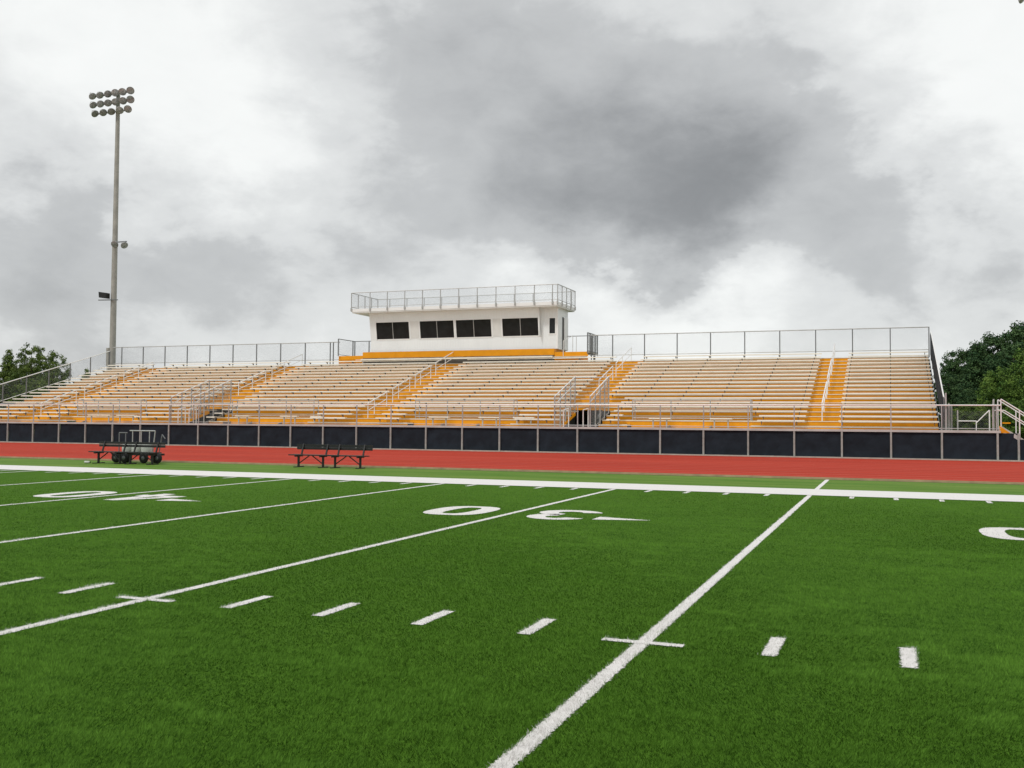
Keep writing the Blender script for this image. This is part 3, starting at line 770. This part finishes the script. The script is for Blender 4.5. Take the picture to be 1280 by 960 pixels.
# ------------------------------------------------------------------ team benches, cart, bottle
def team_bench(loc, L, label, rot=0):
    b = tag(empty('team_bench', loc), label, 'bench', 'black team benches on the sideline')
    b.rotation_euler.z = rot
    s = MB()
    for yy in (-.20, -.06, .08): s.box(-L/2, L/2, yy, yy+.12, .405, .44)
    s.build('seat', M['black'], b)
    k = MB(); 
    for zz in (.60, .70): k.box(-L/2+.03, L/2+.05, .30, .33, zz, zz+.085)
    k.build('backrest', M['black'], b)
    for x in (-L*.40, -L*.07, L*.09, L*.42):
        l = MB(); l.box(x-.03, x+.03, -.03, .03, .03, .36); l.box(x-.03, x+.03, -.22, .22, .36, .404); l.box(x-.035, x+.035, -.27, .29, 0, .03)
        l.bar((x, .16, .37), (x, .315, .80), .05, .04)
        l.build('leg', M['black'], b)
    for x0, x1 in ((-L*.40, -L*.07), (L*.09, L*.42)):
        m = (x0+x1)/2
        MB().bar((x0, 0, .12), (m-.06, 0, .40), .03, .03).build('brace', M['black'], b); MB().bar((x1, 0, .12), (m+.06, 0, .40), .03, .03).build('brace', M['black'], b)
    return b
team_bench((-16.22, 6.0, 0), 2.95, 'black metal team bench with backrest standing alone beside the track')
team_bench((-24.0, 4.95, 0), 2.95, 'black metal team bench with backrest, white wheeled tank cart behind it')
ct = tag(empty('water_cart', (-24.3, 5.95, 0)), 'wheeled water cart with white tanks and pale tube frame behind the left bench', 'cart')
for k, x in enumerate((-.46, -.02, .42)):
    MB().lathe([(0,.36),(.19,.37),(.2,.42),(.2,.64),(.17,.69),(.06,.71),(0,.71)], (x,0,0), (0,0,1), 16).build('tank', M['tank'], ct, True)
f = MB()
f.tube((-.55,.2,1.18),(.62,.2,1.18),.022); 
for x in (-.42,-.02,.36): f.tube((x,.2,.34),(x,.2,1.18),.018)
f.tube((.52,.2,.34),(.62,.2,1.18),.02); f.build('frame', M['steel'], ct)
MB().tube((-1.0,.15,.36),(-1.0,.15,1.1),.02).tube((-1.0,.15,1.1),(-.62,.15,1.1),.02).tube((-.70,.15,.36),(-.70,.15,1.1),.018).tube((.85,.15,.36),(.98,.15,1.05),.02).tube((.98,.15,1.05),(1.12,.15,.9),.02).build('handle', M['dark_steel'], ct)
MB().box(-.95,1.0,-.28,.28,.28,.355).build('chassis', M['black'], ct)
for x, y in ((-.72,-.3),(-.33,-.3),(.55,-.3),(-.72,.3),(.55,.3),(1.0,-.1)):
    w = MB().lathe([(.04,-.05),(.17,-.05),(.19,-.02),(.19,.02),(.17,.05),(.04,.05)], (x,y,.19), (0,1,0), 18).build('wheel', M['rubber'], ct, True)
    MB().lathe([(0,-.055),(.075,-.052),(.085,0),(.075,.052),(0,.055)], (x,y,.19), (0,1,0), 12).build('hub', M['dark_steel'], w, True)
bt = tag(empty('bottle', (-25.35, 4.6, .05)), 'small white bottle lying on the turf by the left bench leg', 'bottle')
MB().lathe([(0,-.11),(.042,-.11),(.045,-.09),(.045,.05),(.02,.085)], (0,0,0), (1,.3,0), 12).build('body', M['tank'], bt, True)
MB().lathe([(.024,.085),(.024,.11),(0,.11)], (0,0,0), (1,.3,0), 10).build('cap', M['rubber'], bt, True)

# ------------------------------------------------------------------ trees
def leaves(n_clump, radii, centre, per, size, seed, shape='round', cl=(.5, 1.0)):
    g = np.random.default_rng(seed)
    u = g.normal(size=(n_clump, 3)); u /= np.linalg.norm(u, axis=1)[:, None]
    rr = g.random(n_clump) ** .42
    cc = u * rr[:, None] * np.array(radii)
    if shape == 'cone':
        t = (cc[:, 2]/radii[2] + 1)/2; cc[:, :2] *= (1.15 - .85*t)[:, None]
    cr = g.uniform(cl[0], cl[1], n_clump); ct = np.clip(g.normal(.45, .22, n_clump), 0, 1)
    idx = np.repeat(np.arange(n_clump), per); n = len(idx)
    off = g.normal(size=(n, 3)); off /= np.linalg.norm(off, axis=1)[:, None]
    off *= (g.random(n) ** .5 * cr[idx])[:, None]; off[:, 2] *= .7
    p = cc[idx] + off + np.array(centre)
    nrm = off/np.maximum(1e-6, np.linalg.norm(off, axis=1))[:, None] + g.normal(0, .6, (n, 3)) + np.array([0, 0, .35])
    nrm /= np.linalg.norm(nrm, axis=1)[:, None]
    a = np.cross(nrm, g.normal(size=(n, 3))); a /= np.linalg.norm(a, axis=1)[:, None]; b = np.cross(nrm, a)
    s = (g.uniform(.6, 1.3, n) * size)[:, None]
    v = np.stack([p - a*s*.5, p - b*s*.28, p + a*s*.5, p + b*s*.28], 1)
    return v, np.clip(ct[idx] + g.normal(0, .16, n), 0, 1)
def tree_proto(name, lab, mat, h, rad, crown_base, seed, n_clump=90, per=70, size=.3, shape='round', group=None, cl=(.5, 1.0)):
    t = tag(empty(name), lab, 'tree', group)
    g = random.Random(seed)
    tr = MB(); pts = [(0,0,0)]
    for k in range(1, 5): pts.append((g.uniform(-.2,.2), g.uniform(-.2,.2), h*.85*k/4))
    for k in range(4): tr.tube(pts[k], pts[k+1], .22*h/10*(1-.2*k), 8, .22*h/10*(1-.2*(k+1)))
    for k in range(9):
        a = g.uniform(0, 6.28); z0 = crown_base + (h-crown_base)*g.uniform(0, .6)
        tr.tube((0,0,z0), (rad*.7*math.cos(a), rad*.7*math.sin(a), z0+g.uniform(.4, 1.6)), .07*h/10, 6, .02)
    tr.build('trunk', M['bark'], t)
    v, ti = leaves(n_clump, (rad, rad, (h-crown_base)/2), (0, 0, (h+crown_base)/2), per, size, seed, shape, cl)
    me = mesh_polys('crown', v, 4, [M[mat]], ti); o = bpy.data.objects.new('crown', me); col.objects.link(o); o.parent = t
    return t
protos = {
 'dark': tree_proto('evergreen_tree', '', 'leaf_dark', 12, 3.0, .6, 11, 300, 80, .25, 'round', None, (.35, .8)),
 'dark2': tree_proto('evergreen_tree', '', 'leaf_dark', 12, 2.8, .4, 12, 280, 80, .25, 'cone', None, (.35, .8)),
 'mid': tree_proto('broadleaf_tree', '', 'leaf_mid', 10, 2.9, .3, 13, 380, 70, .19, 'round', None, (.25, .65)),
 'mid2': tree_proto('broadleaf_tree', '', 'leaf_mid', 10, 2.4, .3, 15, 300, 70, .19, 'cone', None, (.25, .6)),
 'light': tree_proto('broadleaf_tree', '', 'leaf_light', 9, 2.6, .2, 14, 340, 70, .20, 'round', None, (.28, .65))}
used = set()
def plant(kind, x, y, h, label, group, wide=1.0):
    p = protos[kind]
    if kind in used: p = link_copy(p)
    used.add(kind)
    base = {'dark': 12, 'dark2': 12, 'mid': 10, 'mid2': 10, 'light': 9}[kind]
    s = h/base; p.location = (x, y, -.05); p.scale = (s*wide, s*wide, s); p.rotation_euler = (0, 0, random.uniform(0, 6.28))
    tag(p, label, 'tree', group)
GR = 'trees on the slope right of the stand'
right = [ # kind, x, y, h, wide
 ('dark', 7.9, 86, 9.4, .75), ('dark2', 9.9, 86, 10.4, 1.0), ('dark', 11.9, 89, 11.2, .95), ('dark', 14.6, 88, 12.2, 1.0), ('dark2', 16.9, 90, 14.1, 1.1),
 ('dark', 19.4, 88, 12.7, 1.0), ('dark', 23, 90, 13.8, 1.1), ('dark', 27, 88, 14, 1.1), ('dark2', 9.2, 80, 8.4, 1.2), ('dark', 12.6, 80, 9.6, 1.2), ('dark2', 16.6, 80, 10.6, 1.3), ('dark', 8.9, 88, 9.6, .9), ('dark', 13.2, 91, 11.6, 1.1), ('dark', 16.0, 92, 12.6, 1.1)]
rl = ['dark evergreen at the left edge of the right-hand wood, lowest of its skyline', 'dark evergreen second along the rising skyline of the right wood', 'dark round evergreen third along the rising skyline of the right wood',
      'dark round evergreen midway up the skyline of the right wood', 'tall dark evergreen forming the highest point of the right skyline', 'dark evergreen just right of the highest treetop', 'dark evergreen at the right edge of the picture',
      'dark evergreen beyond the right edge of the picture', 'lower dark evergreen just right of the dark mesh rail', 'lower dark evergreen behind the pale green tree', 'lower dark evergreen in front of the highest treetop', 'dark evergreen filling the first notch of the right skyline', 'dark evergreen filling the middle notch of the right skyline', 'dark evergreen left beside the highest treetop']
for (k, x, y, h, w), l in zip(right, rl): plant(k, x, y, h, l, GR, w)
for (k, x, y, h, w, l) in [('light', 13.0, 66, 8.9, .95, 'pale green broadleaf tree in front of the dark right wood'), ('light', 9.9, 64, 6.3, 1.0, 'smaller pale green tree just right of the bleacher end rail'),
      ('light', 11.0, 58, 3.6, 1.6, 'low pale green bush above the metal stairs'), ('mid', 15.6, 62, 7.0, 1.0, 'mid green broadleaf tree at the right edge above the stairs'), ('mid', 7.4, 60, 3.4, 1.9, 'low dark green bush behind the platform rail'),
      ('dark', 6.6, 74, 6.4, 1.3, 'low dark evergreen directly behind the platform rail'), ('dark', 8.6, 70, 5.0, 1.5, 'low dark evergreen behind the smaller pale tree'),
      ('mid2', 16.0, 72, 9.2, 1.3, 'green tree between the pale tree and the dark evergreens'), ('dark', 13.5, 72, 6.0, 1.7, 'low dark evergreen under the pale green tree'), ('mid', 17.5, 58, 4.5, 1.4, 'low green bush at the right edge beside the stairs')]:
    plant(k, x, y, h, l, GR, w)
GL = 'trees beyond the left end of the stand'
for (k, x, y, h, w, l) in [('mid', -86.4, 60, 10.0, .85, 'tallest green tree beyond the left end of the bleachers'), ('mid2', -91.0, 61, 9.3, .9, 'narrow green tree at the left edge of the picture'),
      ('mid', -83.6, 60, 9.2, .75, 'green tree right of the tallest one, beyond the left end rail'), ('mid2', -79.8, 61, 7.0, .9, 'small green tree nearest the floodlight pole on the left'),
      ('mid', -89, 56, 7.2, 1.1, 'low dark bushy tree under the left trees'), ('mid', -82, 56, 6.0, 1.3, 'low bushy tree directly behind the left end rail'), ('mid', -94, 58, 7.5, 1.1, 'bushy tree cut by the left edge of the picture'),
      ('mid2', -76.5, 56, 4.8, 1.3, 'lowest bush behind the left end of the bleachers')]:
    plant(k, x, y, h, l, GL, w)

# ------------------------------------------------------------------ camera
def basis():
    f = Vector((-math.sin(YAW)*math.cos(PITCH), math.cos(YAW)*math.cos(PITCH), math.sin(PITCH)))
    r = Vector((math.cos(YAW), math.sin(YAW), 0)); u = r.cross(f)
    return r*math.cos(ROLL) + u*math.sin(ROLL), u*math.cos(ROLL) - r*math.sin(ROLL), f
rx, up, fw = basis()
cd = bpy.data.cameras.new('camera'); cam = bpy.data.objects.new('camera', cd); col.objects.link(cam)
cam.matrix_world = Matrix(((rx.x, up.x, -fw.x, CAM[0]), (rx.y, up.y, -fw.y, CAM[1]), (rx.z, up.z, -fw.z, CAM[2]), (0,0,0,1)))
cd.sensor_width = 36; cd.lens = FPX/1280*36; cd.clip_start = .1; cd.clip_end = 4000
scene.camera = cam

# ------------------------------------------------------------------ sky: overcast clouds over a Nishita sky, and a soft sun
SUN_EL, SUN_AZ = R(52), R(205)     # azimuth clockwise from +Y
wd_ = bpy.data.worlds.new('World'); scene.world = wd_; wd_.use_nodes = True
nt = wd_.node_tree; nt.nodes.clear(); L = nt.links
out = nt.nodes.new('ShaderNodeOutputWorld')
sky = nt.nodes.new('ShaderNodeTexSky'); sky.sky_type = 'NISHITA'; sky.sun_disc = False; sky.sun_elevation = SUN_EL; sky.sun_rotation = SUN_AZ
bg1 = nt.nodes.new('ShaderNodeBackground'); bg1.inputs['Strength'].default_value = .1; L.new(sky.outputs[0], bg1.inputs['Color'])
tc = nt.nodes.new('ShaderNodeTexCoord')
def vmath(op, a, b=None):
    n = nt.nodes.new('ShaderNodeVectorMath'); n.operation = op
    for i, v in enumerate((a, b)):
        if v is None: continue
        if isinstance(v, tuple): n.inputs[i].default_value = v
        else: L.new(v, n.inputs[i])
    return n
def m_(op, a, b=None, c=None, clamp=False):
    n = nt.nodes.new('ShaderNodeMath'); n.operation = op; n.use_clamp = clamp
    for i, v in enumerate((a, b, c)):
        if v is None: continue
        if isinstance(v, (int, float)): n.inputs[i].default_value = v
        else: L.new(v, n.inputs[i])
    return n.outputs[0]
D = vmath('NORMALIZE', tc.outputs['Generated']).outputs[0]
sp = nt.nodes.new('ShaderNodeSeparateXYZ'); L.new(D, sp.inputs[0])
def fbm(scale, detail, rough, off=(0,0,0), dist=0., sq=1.7, vec=None):
    mp = nt.nodes.new('ShaderNodeMapping'); mp.inputs['Location'].default_value = off; mp.inputs['Scale'].default_value = (1, 1, sq); L.new(vec or D, mp.inputs[0])
    n = nt.nodes.new('ShaderNodeTexNoise'); n.inputs['Scale'].default_value = scale; n.inputs['Detail'].default_value = detail
    n.inputs['Roughness'].default_value = rough; n.inputs['Distortion'].default_value = dist; L.new(mp.outputs[0], n.inputs['Vector'])
    return n
w1 = vmath('SUBTRACT', fbm(5, 6, .6, (3,1,0)).outputs['Color'], (.5,.5,.5)).outputs[0]
ws = vmath('SCALE', w1); ws.inputs['Scale'].default_value = .22
DW = vmath('NORMALIZE', vmath('ADD', D, ws.outputs[0]).outputs[0]).outputs[0]
def direction(px_, py_):
    return (fw*FPX + rx*(px_-640) + up*(480-py_)).normalized()
blobs = [ # direction (as seen in the photograph), angular radius in degrees, weight: + deeper cloud, - thinner cloud
 (690,150,6.5,.22),(800,190,7.5,.22),(920,200,6.0,.26),(950,240,3.6,.16),(960,190,4.5,.16),(730,262,4.4,.30),(860,262,4.2,.36),(650,240,4.0,.18),(590,70,5.0,.15),(520,120,4.5,.16),(400,90,5.0,.20),(640,20,5.0,.08),(800,30,6.0,.04),
 (1070,110,4.2,.20),(1130,280,4.4,.30),(1060,340,3.6,.24),(1200,330,4.0,.20),(960,80,4.,.10),(210,350,4.4,.34),(90,310,4.2,.30),(330,340,4.2,.26),(450,290,4.4,.22),(560,330,4,.16),(20,350,4,.22),(60,230,3,.14),
 (260,180,6.0,-.24),(400,210,4.5,-.22),(1210,110,5,-.34),(1240,230,4.5,-.20),(60,60,6,-.16),(1040,50,2.6,-.16),(870,390,3.4,-.34),(975,320,3.0,-.32),(190,280,2.6,-.16),(1100,400,4,-.10),(640,370,3,-.20),(720,385,3.2,-.26),(800,380,3.0,-.26)]
acc = None
for x, y, sg, w in blobs:
    dv = direction(x, y); k = 1/(1-math.cos(R(sg)))
    dot = vmath('DOT_PRODUCT', DW, tuple(dv)).outputs['Value']
    e = m_('MULTIPLY', m_('EXPONENT', m_('MULTIPLY', m_('SUBTRACT', dot, 1.), k)), w)
    acc = e if acc is None else m_('ADD', acc, e)
n1 = m_('SUBTRACT', fbm(6, 9, .52, (0,0,0), .3).outputs['Fac'], .5)
n2 = m_('SUBTRACT', fbm(17, 8, .6, (7,2,0), .4).outputs['Fac'], .5)
# cloud depth: big masses plus billows; two thickness steps give the cloud edges
dens = m_('ADD', acc, m_('ADD', m_('MULTIPLY', n1, .85), m_('MULTIPLY', n2, .22)))
def sstep(x, a, b):
    n = nt.nodes.new('ShaderNodeMapRange'); n.interpolation_type = 'SMOOTHSTEP'; n.inputs['From Min'].default_value = a; n.inputs['From Max'].default_value = b
    L.new(x, n.inputs['Value']); return n.outputs[0]
lum = m_('SUBTRACT', .90, m_('ADD', m_('ADD', m_('MULTIPLY', sstep(dens, -.30, .14), .21), m_('MULTIPLY', sstep(dens, .10, .30), .15)), m_('MULTIPLY', sstep(dens, .20, 1.10), .27)))
lum = m_('SUBTRACT', lum, m_('MULTIPLY', n2, .07))
cr = nt.nodes.new('ShaderNodeMix'); cr.data_type = 'RGBA'; L.new(ramp(nt, lum, .3, .9), cr.inputs[0])
cr.inputs[6].default_value = (.965, .99, 1.01, 1); cr.inputs[7].default_value = (.985, 1.0, .985, 1)
cs = nt.nodes.new('ShaderNodeVectorMath'); cs.operation = 'SCALE'; L.new(cr.outputs[2], cs.inputs[0]); L.new(lum, cs.inputs['Scale'])
bg2 = nt.nodes.new('ShaderNodeBackground'); L.new(cs.outputs[0], bg2.inputs['Color']); bg2.inputs['Strength'].default_value = 1.0
mx = nt.nodes.new('ShaderNodeMixShader'); mx.inputs[0].default_value = .95; L.new(bg1.outputs[0], mx.inputs[1]); L.new(bg2.outputs[0], mx.inputs[2])
L.new(mx.outputs[0], out.inputs[0])
sl = bpy.data.lights.new('sun', 'SUN'); sl.energy = 1.4; sl.angle = R(10); sl.color = (1, .975, .94)
so = bpy.data.objects.new('sun', sl); col.objects.link(so)
sdir = Vector((math.sin(SUN_AZ)*math.cos(SUN_EL), math.cos(SUN_AZ)*math.cos(SUN_EL), math.sin(SUN_EL)))
so.rotation_euler = sdir.to_track_quat('Z', 'Y').to_euler(); so.location = (0, -10, 40)

scene.view_settings.view_transform = 'Standard'; scene.view_settings.look = 'None'
scene.view_settings.exposure = .12; scene.view_settings.gamma = 1; scene.view_settings.use_curve_mapping = False
